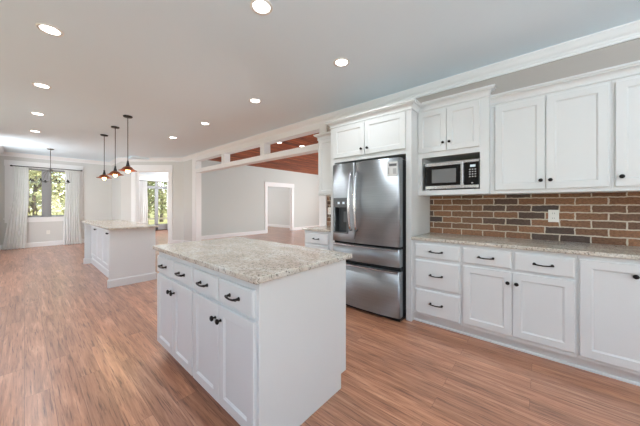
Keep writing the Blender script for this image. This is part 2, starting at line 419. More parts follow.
# diagonal wall with the cased doorway to the sunroom
dv = (Vector(CORNER) - Vector(DIAG)); dl = dv.length; dd = dv.normalized(); dn = Vector((-dd.y, dd.x))  # dn points away from the kitchen
if dn.y < 0: dn = -dn
DT = Matrix.Translation((DIAG[0], DIAG[1], 0)) @ Matrix(((dd.x, dn.x, 0, 0), (dd.y, dn.y, 0, 0), (0, 0, 1, 0), (0, 0, 0, 1)))
D0, D1, DH = 0.482, 1.534, 2.355
mb = MB(DT).box(0.0, D0, 0, 0.12, 0, FZ).box(D1, dl, 0, 0.12, 0, FZ).box(D0, D1, 0, 0.12, DH, FZ)
structure('wall_diagonal', mb, M['wall_soft'])
mb = MB(DT).box(D0 - 0.145, D0, -0.02, 0, 0, DH).box(D1, D1 + 0.125, -0.02, 0, 0, DH).box(D0 - 0.155, D1 + 0.135, -0.024, 0, DH, DH + 0.19)
mb.box(D0, D0 + 0.02, -0.005, 0.125, 0, DH).box(D1 - 0.02, D1, -0.005, 0.125, 0, DH).box(D0, D1, -0.005, 0.125, DH - 0.02, DH)
mb.box(D0 - 0.145, D0, 0.12, 0.14, 0, DH).box(D1, D1 + 0.125, 0.12, 0.14, 0, DH).box(D0 - 0.155, D1 + 0.135, 0.12, 0.144, DH, DH + 0.19)
structure('trim_2', mb, M['trim'], 0.003)

# breakfast nook walls
mb = slab_wall(MB(), (NX1, NY), DIAG, 0, FZ, 0.1, -1)
structure('wall_nook_right', mb, M['wall_soft'])
WN0, WN1, WNZ0, WNZ1 = -0.215, 1.135, 0.88, 2.38
mb = MB().box(NX0 - 0.2, WN0, NY, NY + 0.15, 0, FZ).box(WN1, NX1 + 0.1, NY, NY + 0.15, 0, FZ).box(WN0, WN1, NY, NY + 0.15, 0, WNZ0).box(WN0, WN1, NY, NY + 0.15, WNZ1, FZ)
structure('wall_far', mb, M['wall_soft'])
mb = slab_wall(MB(), (NX0, 10.24), (NX0, NY), 0, CZ, 0.1, -1)
slab_wall(mb, (LX, 8.8), (NX0, 10.24), 0, CZ, 0.1, -1)
structure('wall_nook_left', mb, M['wall_soft'])
# left wall and back wall with window openings
mb = MB().box(LX - 0.12, LX, BY - 0.1, 8.85, 0, 0.82).box(LX - 0.12, LX, BY - 0.1, 8.85, 2.28, CZ)
ys = [BY - 0.1, -0.58, 0.98, 2.62, 4.18, 5.62, 7.18, 8.85]
for a, b in zip(ys[::2], ys[1::2]): mb.box(LX - 0.12, LX, a, b, 0.82, 2.28)
structure('wall_left', mb, M['wall'])
mb = MB().box(LX - 0.12, WX + TH, BY - 0.12, BY, 0, 0.82).box(LX - 0.12, WX + TH, BY - 0.12, BY, 2.0, CZ)
xs = [LX - 0.12, -1.15, -0.35, 0.95, 1.75, WX + TH]
for a, b in zip(xs[::2], xs[1::2]): mb.box(a, b, BY - 0.12, BY, 0.82, 2.0)
structure('wall_back', mb, M['wall'])

# family room, hall and sunroom walls
FD0, FD1, FDH = 7.17, 8.66, 2.13
FDS = FY / 9.15
mb = MB().box(WX + TH, FD0, FY, FY + 0.12, 0, FZ).box(FD1, FX + 0.1, FY, FY + 0.12, 0, FZ).box(FD0, FD1, FY, FY + 0.12, FDH, FZ)
structure('wall_family_far', mb, M['family'])
mb = MB().box(FX, FX + 0.12, -0.2, 14.75, 0, FZ)
mb.box(WX + TH, FX, -0.2, -0.05, 0, FZ)
structure('wall_family_right', mb, M['family'])
mb = MB().box(9.52, 9.64, FY + 0.12, 13.6, 0, FZ - 0.2).box(5.9, 9.64, 13.5, 13.62, 0, FZ - 0.2).box(5.78, 5.9, FY + 0.12, 14.6, 0, FZ - 0.2)
structure('wall_hall', mb, M['wall_soft'])
SD0, SD1, SDH = 3.52, 5.06, 2.45
mb = MB().box(2.143, SD0, 14.4, 14.55, 0, FZ - 0.2).box(SD1, 5.9, 14.4, 14.55, 0, FZ - 0.2).box(SD0, SD1, 14.4, 14.55, SDH, FZ - 0.2).box(2.05, 2.143, NY + 0.15, 14.55, 0, FZ - 0.2)
structure('wall_sunroom', mb, M['wall_soft'])
# family door casing
mb = MB().box(FD0 - 0.13, FD0, FY - 0.02, FY, 0, FDH).box(FD1, FD1 + 0.13, FY - 0.02, FY, 0, FDH).box(FD0 - 0.15, FD1 + 0.15, FY - 0.025, FY, FDH, FDH + 0.17)
mb.box(FD0, FD0 + 0.02, FY - 0.004, FY + 0.124, 0, FDH).box(FD1 - 0.02, FD1, FY - 0.004, FY + 0.124, 0, FDH).box(FD0, FD1, FY - 0.004, FY + 0.124, FDH - 0.02, FDH)
structure('trim_3', mb, M['trim'], 0.003)

# crown and baseboards
CROWN = [(0, CZ), (0.088, CZ), (0.088, CZ - 0.012), (0.078, CZ - 0.018), (0.070, CZ - 0.030), (0.048, CZ - 0.056), (0.028, CZ - 0.070), (0.022, CZ - 0.084), (0.014, CZ - 0.088), (0.014, CZ - 0.112), (0, CZ - 0.112)]
room_path = [(WX - 0.001, BY), (WX - 0.001, CORNER[1]), DIAG, (NX1, NY - 0.001), (NX0, NY - 0.001), (NX0, 10.24), (LX, 8.8), (LX, BY)]
structure('trim_4', MB().sweep(room_path, CROWN, -1), M['trim'])
BASE = [(0, 0), (0.016, 0), (0.016, 0.115), (0.011, 0.128), (0.006, 0.14), (0, 0.14)]
def base(name, path, side=-1): return structure(name, MB().sweep(path, BASE, side), M['trim'])
dpt = lambda s: (DIAG[0] + dd.x * s, DIAG[1] + dd.y * s)
base('baseboard_right', [(WX, OPEN1 + 0.24), CORNER, dpt(D1 + 0.125)])
base('baseboard_far', [dpt(D0 - 0.145), DIAG, (NX1, NY), (NX0, NY), (NX0, 10.24), (LX, 8.8), (LX, BY)])
base('baseboard_family', [(WX + TH, OPEN1 + 0.02), (WX + TH, FY), (FD0 - 0.13, FY)], 1)
base('baseboard_family_right', [(FD1 + 0.13, FY), (FX, FY)], 1)
base('baseboard_hall', [(6.0, 13.5), (9.52, 13.5), (9.52, FY + 0.12)], 1)
base('baseboard_sunroom', [(2.143, NY + 0.2), (2.143, 14.4), (SD0 - 0.1, 14.4)], 1)

# nook window: double casement with a thick centre post, casing, stool and apron
w1 = MB()
w1.box(WN0 - 0.145, WN0, NY - 0.02, NY, WNZ0 - 0.02, WNZ1).box(WN1, WN1 + 0.145, NY - 0.02, NY, WNZ0 - 0.02, WNZ1)
w1.box(WN0 - 0.155, WN1 + 0.155, NY - 0.024, NY, WNZ1, WNZ1 + 0.17).box(WN0 - 0.17, WN1 + 0.17, NY - 0.05, NY + 0.06, WNZ0 - 0.03, WNZ0)
w1.box(WN0 - 0.145, WN1 + 0.145, NY - 0.02, NY, WNZ0 - 0.13, WNZ0 - 0.03)
w1.box(WN0, WN0 + 0.02, NY, NY + 0.15, WNZ0, WNZ1).box(WN1 - 0.02, WN1, NY, NY + 0.15, WNZ0, WNZ1).box(WN0, WN1, NY, NY + 0.15, WNZ1 - 0.02, WNZ1).box(WN0, WN1, NY + 0.04, NY + 0.15, WNZ0, WNZ0 + 0.015)
win = structure('window_1', w1, M['trim'], 0.002)
mid = (WN0 + WN1) / 2
sb = MB().box(mid - 0.06, mid + 0.06, NY + 0.05, NY + 0.13, WNZ0 + 0.015, WNZ1 - 0.02)
for a, b in ((WN0 + 0.02, mid - 0.06), (mid + 0.06, WN1 - 0.02)):
    z0, z1 = WNZ0 + 0.015, WNZ1 - 0.02
    sb.box(a, a + 0.045, NY + 0.07, NY + 0.11, z0, z1).box(b - 0.045, b, NY + 0.07, NY + 0.11, z0, z1).box(a, b, NY + 0.07, NY + 0.11, z0, z0 + 0.05).box(a, b, NY + 0.07, NY + 0.11, z1 - 0.05, z1)
obj('window_sash', sb, M['sash'], win, 0.002)
g = MB()
for a, b in ((WN0 + 0.065, mid - 0.105), (mid + 0.105, WN1 - 0.065)): g.box(a, b, NY + 0.088, NY + 0.092, WNZ0 + 0.065, WNZ1 - 0.07)
obj('window_pane', g, M['glass'], win)
# sunroom patio door with a transom bar
pd = MB().box(SD0 - 0.1, SD0, 14.38, 14.4, 0, SDH).box(SD1, SD1 + 0.1, 14.38, 14.4, 0, SDH).box(SD0 - 0.11, SD1 + 0.11, 14.376, 14.4, SDH, SDH + 0.14)
pd.box(SD0, SD0 + 0.03, 14.4, 14.55, 0, SDH).box(SD1 - 0.03, SD1, 14.4, 14.55, 0, SDH).box(SD0, SD1, 14.4, 14.55, SDH - 0.03, SDH)
door = structure('door_1', pd, M['trim'], 0.002)
sb = MB(); gl = MB(); cx = (4.221 + 4.373) / 2
sb.box(SD0 + 0.03, SD1 - 0.03, 14.42, 14.50, 2.13, 2.19)
for a, b in ((SD0 + 0.03, cx), (cx, SD1 - 0.03)):
    sb.box(a, a + 0.075, 14.43, 14.48, 0.03, 2.13).box(b - 0.075, b, 14.43, 14.48, 0.03, 2.13).box(a, b, 14.43, 14.48, 0.03, 0.31).box(a, b, 14.43, 14.48, 2.06, 2.13)
    sb.box(a, a + 0.05, 14.43, 14.48, 2.19, SDH - 0.03).box(b - 0.05, b, 14.43, 14.48, 2.19, SDH - 0.03)
    gl.box(a + 0.075, b - 0.075, 14.453, 14.457, 0.31, 2.06).box(a + 0.05, b - 0.05, 14.453, 14.457, 2.19, SDH - 0.03)
obj('door_leaf', sb, M['sash'], door, 0.002); obj('door_pane', gl, M['glass'], door)
obj('door_sill', MB().box(SD0 - 0.02, SD1 + 0.02, 14.36, 14.55, 0, 0.03), M['threshold'], door)

# ------------------------------------------------------------------ hardware and cabinet builders
def knob(T, x, y, parent, r=0.016, z=0.02):
    m = MB(T @ Matrix.Translation((x, y, z)))
    m.lathe([(0.0, 0), (0.009, 0), (0.009, 0.002), (0.006, 0.006), (0.0055, 0.014), (r * 0.8, 0.018), (r, 0.023), (r * 0.95, 0.028), (r * 0.6, 0.032), (0, 0.033)], seg=16)
    return obj('knob', m, M['bronze'], parent)
def pull(T, x, y, parent, L=0.128, z=0.02):
    m = MB(T @ Matrix.Translation((x, y, z))); h = L / 2
    for sx in (-1, 1): m.lathe([(0, 0), (0.011, 0), (0.011, 0.003), (0.007, 0.007), (0.0065, 0.026), (0, 0.030)], m.T @ Matrix.Translation((sx * h * 0.86, 0, 0)), 12)
    m.tube([(-h, -0.001, 0.022), (-h * 0.85, 0.001, 0.026), (-h * 0.5, -0.003, 0.029), (0, -0.005, 0.030), (h * 0.5, -0.003, 0.029), (h * 0.85, 0.001, 0.026), (h, -0.001, 0.022)],
           [0.0065, 0.0068, 0.0055, 0.005, 0.0055, 0.0068, 0.0065], 10)
    return obj('handle', m, M['bronze'], parent)
def door_part(T, x, y, w, h, parent, kx=None, ky=None, fw=0.057, kr=0.016):
    d = obj('door', MB(T).shaker(w, h, x=x, y=y, fw=fw), M['cabinet'], parent)
    if kx is not None: knob(T, kx, ky, d, kr)
    return d
def drawer_part(T, x, y, w, h, parent, L=0.128, dy=0.0):
    m = MB(T)
    def ring(i, zz): return [m.bm.verts.new(T @ Vector((x + a, y + b, zz))) for a, b in ((i, i), (w - i, i), (w - i, h - i), (i, h - i))]
    R = [ring(0, 0), ring(0, 0.013), ring(0.004, 0.0165), ring(0.007, 0.0165), ring(0.010, 0.02)]
    for a, b in zip(R, R[1:]):
        for j in range(4): m.bm.faces.new([a[j], a[(j + 1) % 4], b[(j + 1) % 4], b[j]])
    m.bm.faces.new(R[0][::-1]); m.bm.faces.new(R[-1])
    d = obj('drawer', m, M['cabinet'], parent); pull(T, x + w / 2, y + h / 2 + dy, d, L); return d
CAB_CROWN = lambda z: [(0, z - 0.088), (0.008, z - 0.088), (0.012, z - 0.084), (0.012, z - 0.074), (0.005, z - 0.070), (0.007, z - 0.060), (0.014, z - 0.046), (0.028, z - 0.033), (0.044, z - 0.028), (0.044, z - 0.020), (0.055, z - 0.016), (0.055, z), (0, z)]

# ------------------------------------------------------------------ right-hand run of base cabinets
FACE = 2.765; DEEP = WX - 0.02             # front of the face frames / backs of the cabinets
def base_cabinet(y1, y0, label, group='base cabinets along the brick wall', left_end=False):
    t = thing('base_cabinet', ((FACE + DEEP) / 2, (y0 + y1) / 2, 0), label, 'base cabinet', group)
    obj('body', MB().box(FACE, DEEP, y0 + 0.0005, y1 - 0.0005, 0.095, 0.889), M['cabinet'], t, 0.0015)
    k = MB().box(FACE + 0.06, DEEP, y0 + 0.0005, y1 - 0.0005, 0, 0.095); obj('toe_kick', k, M['cabinet'], t)
    obj('shoe_moulding', MB().prism([(FACE + 0.06, 0), (FACE + 0.047, 0), (FACE + 0.047, 0.008), (FACE + 0.052, 0.015), (FACE + 0.06, 0.018)], y0 + 0.0005, y1 - 0.0005,
        xf((0, 0, 0), (1, 0, 0), (0, 0, 1), (0, 1, 0))), M['cabinet'], t)
    return t
T = facing_minus_x(FACE, 1.072)
a = base_cabinet(1.072, 0.589, 'white base cabinet with three stacked drawers beside the refrigerator panel')
for z0, z1 in ((0.712, 0.858), (0.402, 0.682), (0.120, 0.375)): drawer_part(T, 0.040, z0, 0.430, z1 - z0, a, 0.128, 0.0)
b = base_cabinet(0.589, -0.200, 'white base cabinet with two drawers above a pair of doors below the wall outlet')
drawer_part(T, 0.497, 0.712, 0.373, 0.146, b); drawer_part(T, 0.894, 0.705, 0.364, 0.153, b)
door_part(T, 0.497, 0.135, 0.377, 0.55, b, 0.845, 0.592); door_part(T, 0.878, 0.135, 0.380, 0.55, b, 0.906, 0.592)
c = base_cabinet(-0.200, -0.72, 'white base cabinet with one tall door, at right end of the brick wall run')
door_part(T, 1.285, 0.125, 0.49, 0.73, c, 1.285 + 0.268, 0.775, 0.062)
# its worktop
m = MB().box(2.735, WX - 0.012, -0.74, 1.0715, 0.889, 0.92)
tag(obj('countertop', m, M['granite'], None, 0.006), 'long granite worktop on the white base cabinets under the brick backsplash', 'countertop')
# brick backsplash (one skin on the wall, returning behind the bar)
tag(obj('brick_backsplash', MB().box(WX - 0.0125, WX - 0.0005, -0.95, 1.0715, 0.885, 1.375), M['brick']), 'reddish brown brick backsplash above the long granite worktop', 'backsplash')
def outlet(y, z, label, x=WX - 0.0125, w=0.078, h=0.118, group='wall outlets', T=None):
    T = T or facing_minus_x(x, y)
    t = thing('wall_outlet', T @ Vector((0, z - h / 2, 0)), label, 'outlet', group)
    obj('cover_plate', MB(T).box(-w / 2, w / 2, z - h / 2, z + h / 2, 0, 0.006), M['plastic'], t, 0.002)
    for dz in (-0.024, 0.024):
        r = obj('socket', MB(T).prism([(-0.017, z + dz - 0.010), (-0.011, z + dz - 0.015), (0.011, z + dz - 0.015), (0.017, z + dz - 0.010), (0.017, z + dz + 0.010), (0.011, z + dz + 0.015), (-0.011, z + dz + 0.015), (-0.017, z + dz + 0.010)], 0.006, 0.0085), M['plastic'], t)
        obj('slot', MB(T).box(-0.008, -0.0055, z + dz - 0.003, z + dz + 0.008, 0.0085, 0.009).box(0.0055, 0.008, z + dz - 0.003, z + dz + 0.008, 0.0085, 0.009), M['slot'], r)
    return t
outlet(-0.081, 1.158, 'white double socket on the brick backsplash')

# ------------------------------------------------------------------ wall cabinets
UF = 3.035; UZ0, UZ1 = 1.373, 2.335
def wall_cabinet(y1, y0, label, face=UF, z0=UZ0, z1=UZ1, crown=True, side_l=False, side_r=False, group='wall cabinets above the brick backsplash'):
    t = thing('wall_cabinet', ((face + DEEP) / 2, (y0 + y1) / 2, z0), label, 'wall cabinet', group)
    obj('body', MB().box(face, WX - 0.001, y0 + 0.0005, y1 - 0.0005, z0, z1 - 0.02), M['cabinet'], t, 0.0015)
    path = ([(WX - 0.002, y1)] if side_l else []) + [(face, y1), (face, y0)] + ([(WX - 0.002, y0)] if side_r else [])
    obj('crown_moulding', MB().sweep(path, CAB_CROWN(z1), 1), M['cabinet'], t)
    return t
T = facing_minus_x(UF, 0.392)
d = wall_cabinet(0.392, -0.409, 'white two-door wall cabinet right of the microwave above the brick')
door_part(T, 0.040, 1.408, 0.370, 0.815, d, 0.380, 1.484); door_part(T, 0.415, 1.408, 0.372, 0.815, d, 0.444, 1.484)
e = wall_cabinet(-0.409, -0.98, 'white wall cabinet cut by the right edge of the photo above the brick')
door_part(T, 0.822, 1.408, 0.54, 0.815, e, 0.852, 1.484)

# microwave cabinet: doors above an open niche
MF = 2.95; mz1 = 2.403
t = thing('microwave_cabinet', (3.15, 0.732, 1.373), 'white wall cabinet with two small doors above the open microwave niche', 'wall cabinet', 'wall cabinets above the brick backsplash')
N0, N1, NZ0, NZ1 = 0.466, 1.034, 1.425, 1.79
y0, y1 = 0.3925, 1.0715
mb = MB().box(MF, WX - 0.001, y0, y1, NZ1, mz1 - 0.02).box(MF, WX - 0.001, y0, N0, 1.373, NZ1).box(MF, WX - 0.001, N1, y1, 1.373, NZ1).box(MF, WX - 0.001, N0, N1, 1.373, NZ0)
mb.box(WX - 0.03, WX - 0.001, N0, N1, NZ0, NZ1)
obj('body', mb, M['cabinet'], t)
obj('crown_moulding', MB().sweep([(MF, y1 - 0.0565), (MF, y0), (UF - 0.056, y0)], CAB_CROWN(mz1), 1), M['cabinet'], t)
T = facing_minus_x(MF, 1.072)
door_part(T, 0.004, 1.845, 0.296, 0.45, t, 0.272, 1.930, 0.05, 0.014); door_part(T, 0.304, 1.845, 0.300, 0.45, t, 0.334, 1.930, 0.05, 0.014)

# microwave oven
MX = 2.985; m0, m1, q0, q1 = 0.478, 0.998, 1.435, 1.725
t = thing('microwave_oven', (3.15, 0.738, 1.4255), 'stainless steel and black microwave oven in the white cabinet niche', 'microwave')
obj('case', MB().box(MX, 3.32, m0, m1, q0, q1), M['darkgrey'], t, 0.004)
for yy in (m0 + 0.03, m1 - 0.05):
    for xx in (3.01, 3.28): obj('foot', MB().box(xx, xx + 0.02, yy, yy + 0.02, 1.4255, q0 + 0.002), M['black'], t)
T = facing_minus_x(MX, m1)
dw = 0.388; H0, H1 = q0 + 0.004, q1
dr = obj('door', MB(T).box(0.0, dw, H0, H1, 0, 0.018), M['blackglass'], t, 0.002)
obj('door_window', MB(T).box(0.07, dw - 0.075, H0 + 0.066, H1 - 0.072, 0.018, 0.0195), M['mwglass'], dr)
obj('steel_band', MB(T).box(0.0, dw, H1 - 0.034, H1, 0.018, 0.022), M['chrome'], dr, 0.001)
obj('steel_band', MB(T).box(0.0, dw, H0, H0 + 0.034, 0.018, 0.022), M['chrome'], dr, 0.001)
obj('door_handle', MB(T).box(dw - 0.030, dw - 0.006, H0 + 0.03, H1 - 0.02, 0.018, 0.03), M['chrome'], dr, 0.003)
cp = obj('control_panel', MB(T).box(dw + 0.002, m1 - m0, H0, H1, 0, 0.018), M['blackglass'], t, 0.002)
obj('steel_band', MB(T).box(dw + 0.002, m1 - m0, H1 - 0.024, H1, 0.018, 0.021), M['chrome'], cp, 0.001)
obj('steel_band', MB(T).box(dw + 0.002, m1 - m0, H0, H0 + 0.030, 0.018, 0.021), M['chrome'], cp, 0.001)
obj('display', MB(T).box(dw + 0.055, m1 - m0 - 0.03, H1 - 0.075, H1 - 0.052, 0.018, 0.019), M['display'], cp)
for r in range(4):
    for c_ in range(3): obj('key', MB(T).box(dw + 0.046 + c_ * 0.024, dw + 0.060 + c_ * 0.024, H1 - 0.105 - r * 0.024, H1 - 0.094 - r * 0.024, 0.018, 0.019), M['keys'], cp)
obj('key', MB(T).box(dw + 0.065, dw + 0.082, H0 + 0.045, H0 + 0.055, 0.018, 0.019), M['keys'], cp)

# ------------------------------------------------------------------ refrigerator surround and cabinet over it
t = thing('refrigerator_cabinet', (3.05, 1.64, 0), 'tall white refrigerator surround with a two-door cabinet and crown above', 'cabinet')
PF = 2.75; fz1 = 2.39; ry0, ry1 = 1.0725, 2.19
obj('side_panel', MB().box(PF, WX - 0.001, ry0, ry0 + 0.062, 0, 1.83), M['cabinet'], t, 0.002)
obj('side_panel', MB().box(PF, WX - 0.001, ry1 - 0.07, ry1, 0, 1.83), M['cabinet'], t, 0.002)
obj('body', MB().box(PF, WX - 0.001, ry0, ry1, 1.83, fz1 - 0.02), M['cabinet'], t, 0.002)
obj('crown_moulding', MB().sweep([(WX - 0.002, ry1), (PF, ry1), (PF, ry0), (MF - 0.002, ry0)], CAB_CROWN(fz1), 1), M['cabinet'], t)
T = facing_minus_x(PF, ry1)
door_part(T, 0.062, 1.885, 0.475, 0.405, t, 0.503, 1.957); door_part(T, 0.545, 1.885, 0.510, 0.405, t, 0.588, 1.957)

# refrigerator: french doors over two freezer drawers, bowed fronts
R0, R1 = 1.150, 2.062; RC = (R0 + R1) / 2; RB = 2.70
def bow(y, edge=2.625, dep=0.035): return edge - dep * (1 - ((y - RC) / ((R1 - R0) / 2)) ** 2)
def bowed(mb, ya, yb, za, zb, back=RB, hole=None, n=14, top=0.0):
    ys = sorted(set([ya + (yb - ya) * i / n for i in range(n + 1)] + ([hole[0], hole[1]] if hole else [])))
    zs = sorted(set([za, zb] + ([hole[2], hole[3]] if hole else [])))
    def q(p): f = mb.bm.faces.new([mb.bm.verts.new(Vector(v)) for v in p]); return f
    def X(y):
        e = min(y - ya, yb - y); r = 0.016
        return bow(y) + (r - math.sqrt(max(0, r * r - (r - e) ** 2)) if e < r else 0)
    ys = sorted(set(ys + [ya + 0.002, ya + 0.006, ya + 0.011, ya + 0.016, yb - 0.002, yb - 0.006, yb - 0.011, yb - 0.016]))
    for a, b in zip(ys, ys[1:]):
        for c_, d_ in zip(zs, zs[1:]):
            if hole and a >= hole[0] - 1e-6 and b <= hole[1] + 1e-6 and c_ >= hole[2] - 1e-6 and d_ <= hole[3] + 1e-6: continue
            f = q([(X(a), a, c_), (X(b), b, c_), (X(b), b, d_), (X(a), a, d_)]); f.smooth = True
        q([(X(a), a, za), (back, a, za), (back, b, za), (X(b), b, za)]); q([(X(a), a, zb), (X(b), b, zb), (back, b, zb), (back, a, zb)])
    q([(back, ya, za), (back, ya, zb), (back, yb, zb), (back, yb, za)])
    for y in (ya, yb): q([(X(y), y, za), (X(y), y, zb), (back, y, zb), (back, y, za)])
    bmesh.ops.remove_doubles(mb.bm, verts=mb.bm.verts, dist=1e-5)
    return mb
t = thing('refrigerator', (2.98, RC, 0), 'stainless steel french-door refrigerator with water dispenser between white panels', 'refrigerator')
obj('case', MB().box(RB + 0.004, 3.33, R0 + 0.004, R1 - 0.004, 0.03, 1.765), M['gasket'], t, 0.003)
obj('base_grille', MB().box(2.66, 3.33, R0 + 0.01, R1 - 0.01, 0.0, 0.03), M['black'], t)
SY = 1.702
HY = (1.792 - 0.002, 2.033, 0.918, 1.240)
ld = obj('door', bowed(MB(), SY + 0.002, R1, 0.81, 1.775, hole=(1.815, 2.022, 0.925, 1.235)), M['steel'], t)
rd = obj('door', bowed(MB(), R0, SY - 0.002, 0.81, 1.775), M['steel'], t)
# dispenser
bz = MB(); zc = [(1.815, 2.022, 0.925, 1.235)]
for ya, yb, za, zb in ((1.792, 2.036, 1.235, 1.352), (1.792, 1.815, 0.91, 1.235), (2.022, 2.036, 0.91, 1.235), (1.815, 2.022, 0.91, 0.925)):
    xa, xb = bow(ya), bow(yb)
    mb_ = [(xa - 0.006, ya), (xb - 0.006, yb), (xb + 0.002, yb), (xa + 0.002, ya)]
    bz.prism(mb_, za, zb)
dz = obj('dispenser_frame', bz, M['greyplastic'], ld)
rec = MB(); x0 = bow(1.92) - 0.002; xb = x0 + 0.075
ya, yb, za, zb = 1.815, 2.022, 0.925, 1.235; xa_, xb_ = bow(ya), bow(yb)
rec.face([(xb, ya, za), (xb, yb, za), (xb, yb, zb), (xb, ya, zb)])
rec.face([(xa_, ya, za), (xb, ya, za), (xb, ya, zb), (xa_, ya, zb)]); rec.face([(xa_, ya, zb), (xb, ya, zb), (xb, yb, zb), (xb_, yb, zb)])
rec.face([(xa_, ya, za), (xb_, yb, za), (xb, yb, za), (xb, ya, za)])
obj('dispenser_recess', rec, M['darkgrey'], ld)
obj('recess_side', MB().prism([(xb_ + 0.0, yb), (xb, yb), (xb, yb - 0.030), (xb_ + 0.004, yb - 0.004)], za, zb), M['steel'], ld)
obj('dispenser_lever', MB().box(xb - 0.035, xb - 0.005, 1.85, 1.90, 1.05, 1.18), M['greyplastic'], ld, 0.004)
for yy in (1.865, 1.945): obj('control_light', MB().box(bow(yy) - 0.008, bow(yy), yy - 0.016, yy + 0.016, 1.275, 1.303), M['display'], ld)
def fridge_handle(y, parent):
    P = []; n = 12
    for i in range(n + 1):
        s_ = i / n; P.append((bow(y) - 0.018 - 0.052 * math.sin(math.pi * s_) ** 0.6, y, 0.955 + 0.705 * s_))
    m = MB().tube(P, [0.014 + 0.004 * math.sin(math.pi * i / n) for i in range(n + 1)], 12)
    for z in (0.968, 1.647): m.tube([(bow(y) + 0.004, y, z), (bow(y) - 0.026, y, z)], 0.011, 10)
    return obj('handle', m, M['chrome'], parent)
fridge_handle(SY + 0.040, ld); fridge_handle(SY - 0.045, rd)
st = obj('label_sticker', MB().prism([(bow(1.287) - 0.0015, 1.287), (bow(1.287) + 0.001, 1.287), (bow(1.172) + 0.001, 1.172), (bow(1.172) - 0.0015, 1.172)], 1.575, 1.735), M['paper'], rd)
pr = MB().prism([(bow(1.265) - 0.003, 1.265), (bow(1.265), 1.265), (bow(1.182), 1.182), (bow(1.182) - 0.003, 1.182)], 1.685, 1.712)
obj('printed_band', pr, M['print'], rd)
for ya, yb, za, zb in ((1.28, 1.262, 1.60, 1.672), (1.222, 1.185, 1.60, 1.66), (1.275, 1.255, 1.714, 1.722)):
    obj('printed_text', MB().prism([(bow(ya) - 0.003, ya), (bow(ya), ya), (bow(yb), yb), (bow(yb) - 0.003, yb)], za, zb), M['printsoft'], rd)
d1 = obj('freezer_drawer', bowed(MB(), R0, R1, 0.592, 0.782), M['steel'], t)
d2 = obj('freezer_drawer', bowed(MB(), R0, R1, 0.045, 0.542), M['steel'], t)
def lip(z, dz_): 
    m = MB(); n = 12; ys = [R0 + 0.02 + (R1 - R0 - 0.04) * i / n for i in range(n + 1)]
    for a_, b_ in zip(ys, ys[1:]):
        m.prism([(bow(a_) - 0.012, a_), (bow(b_) - 0.012, b_), (bow(b_) + 0.01, b_), (bow(a_) + 0.01, a_)], z, z + dz_)
    return m
obj('drawer_lip', lip(0.770, 0.012), M['chrome'], d1); obj('drawer_lip', lip(0.530, 0.012), M['chrome'], d2)
obj('door_gasket', MB().box(2.66, RB + 0.006, R0 + 0.01, R1 - 0.01, 0.54, 0.595).box(2.66, RB + 0.006, R0 + 0.01, R1 - 0.01, 0.78, 0.812), M['gasket'], t)

# ------------------------------------------------------------------ bar beyond the refrigerator
BR1 = 2.70
T = facing_minus_x(FACE, BR1)
t = thing('base_cabinet', (3.05, 2.445, 0), 'narrow white base cabinet left of the refrigerator by the family room opening', 'base cabinet')
obj('body', MB().box(FACE, DEEP, 2.191, BR1, 0.095, 0.889), M['cabinet'], t, 0.0015)
obj('toe_kick', MB().box(FACE + 0.06, DEEP, 2.191, BR1 - 0.02, 0, 0.095), M['cabinet'], t)
drawer_part(T, 0.03, 0.705, 0.44, 0.15, t, 0.11)
door_part(T, 0.03, 0.135, 0.44, 0.55, t, 0.44, 0.59)
tag(obj('countertop', MB().box(2.735, WX - 0.012, 2.191, 2.735, 0.889, 0.92), M['granite'], None, 0.006), 'small granite worktop on the narrow base cabinet left of the refrigerator', 'countertop')
tag(obj('brick_backsplash', MB().box(WX - 0.0125, WX - 0.0005, 2.191, 2.745, 0.885, 1.46), M['brick']), 'narrow strip of brick backsplash left of the refrigerator', 'backsplash')
outlet(2.685, 1.165, 'white socket plate on the narrow brick strip left of the refrigerator')
T = facing_minus_x(UF, 2.668)
t = wall_cabinet(2.668, 2.2475, 'narrow white single-door wall cabinet left of the refrigerator', UF, 1.41, 2.365, True, True, False, None)
door_part(T, 0.02, 1.435, 0.36, 0.835, t, 0.35, 1.50, 0.05)

# ------------------------------------------------------------------ kitchen island
IX0, IX1, IY0, IY1 = 0.735, 1.488, 1.049, 2.475
t = thing('kitchen_island', ((IX0 + IX1) / 2, (IY0 + IY1) / 2, 0), 'white kitchen island base with four drawers and four doors in the foreground', 'kitchen island')
obj('body', MB().box(IX0 + 0.022, IX1, IY0 + 0.02, IY1 - 0.02, 0.1, 0.889), M['cabinet'], t, 0.002)
obj('toe_kick', MB().box(IX0 + 0.085, IX1 - 0.05, IY0 + 0.02, IY1 - 0.02, 0, 0.1), M['cabinet'], t)
for a_, b_ in ((IY0, IY0 + 0.02), (IY1 - 0.02, IY1)):
    obj('end_panel', MB().prism([(IX0 + 0.085, 0), (IX1 - 0.055, 0), (IX1 - 0.055, 0.1), (IX1 + 0.002, 0.1), (IX1 + 0.002, 0.889), (IX0 + 0.020, 0.889), (IX0 + 0.020, 0.1), (IX0 + 0.085, 0.1)], a_, b_,
        xf((0, 0, 0), (1, 0, 0), (0, 0, 1), (0, 1, 0))), M['cabinet'], t, 0.002)
T = facing_minus_x(IX0 + 0.022, IY1)
bay = (IY1 - IY0) / 2
for yl, w_, side in ((2.462, 0.337, 1), (2.108, 0.327, -1), (1.762, 0.327, 1), (1.417, 0.342, -1)):
    x = IY1 - yl
    drawer_part(T, x, 0.705, w_, 0.135, t, 0.105)
for yl, w_, side in ((2.462, 0.345, 1), (2.112, 0.332, -1), (1.764, 0.342, 1), (1.418, 0.345, -1)):
    x = IY1 - yl
    door_part(T, x, 0.115, w_, 0.570, t, x + (w_ - 0.030 if side > 0 else 0.030), 0.605, 0.055, 0.0165)
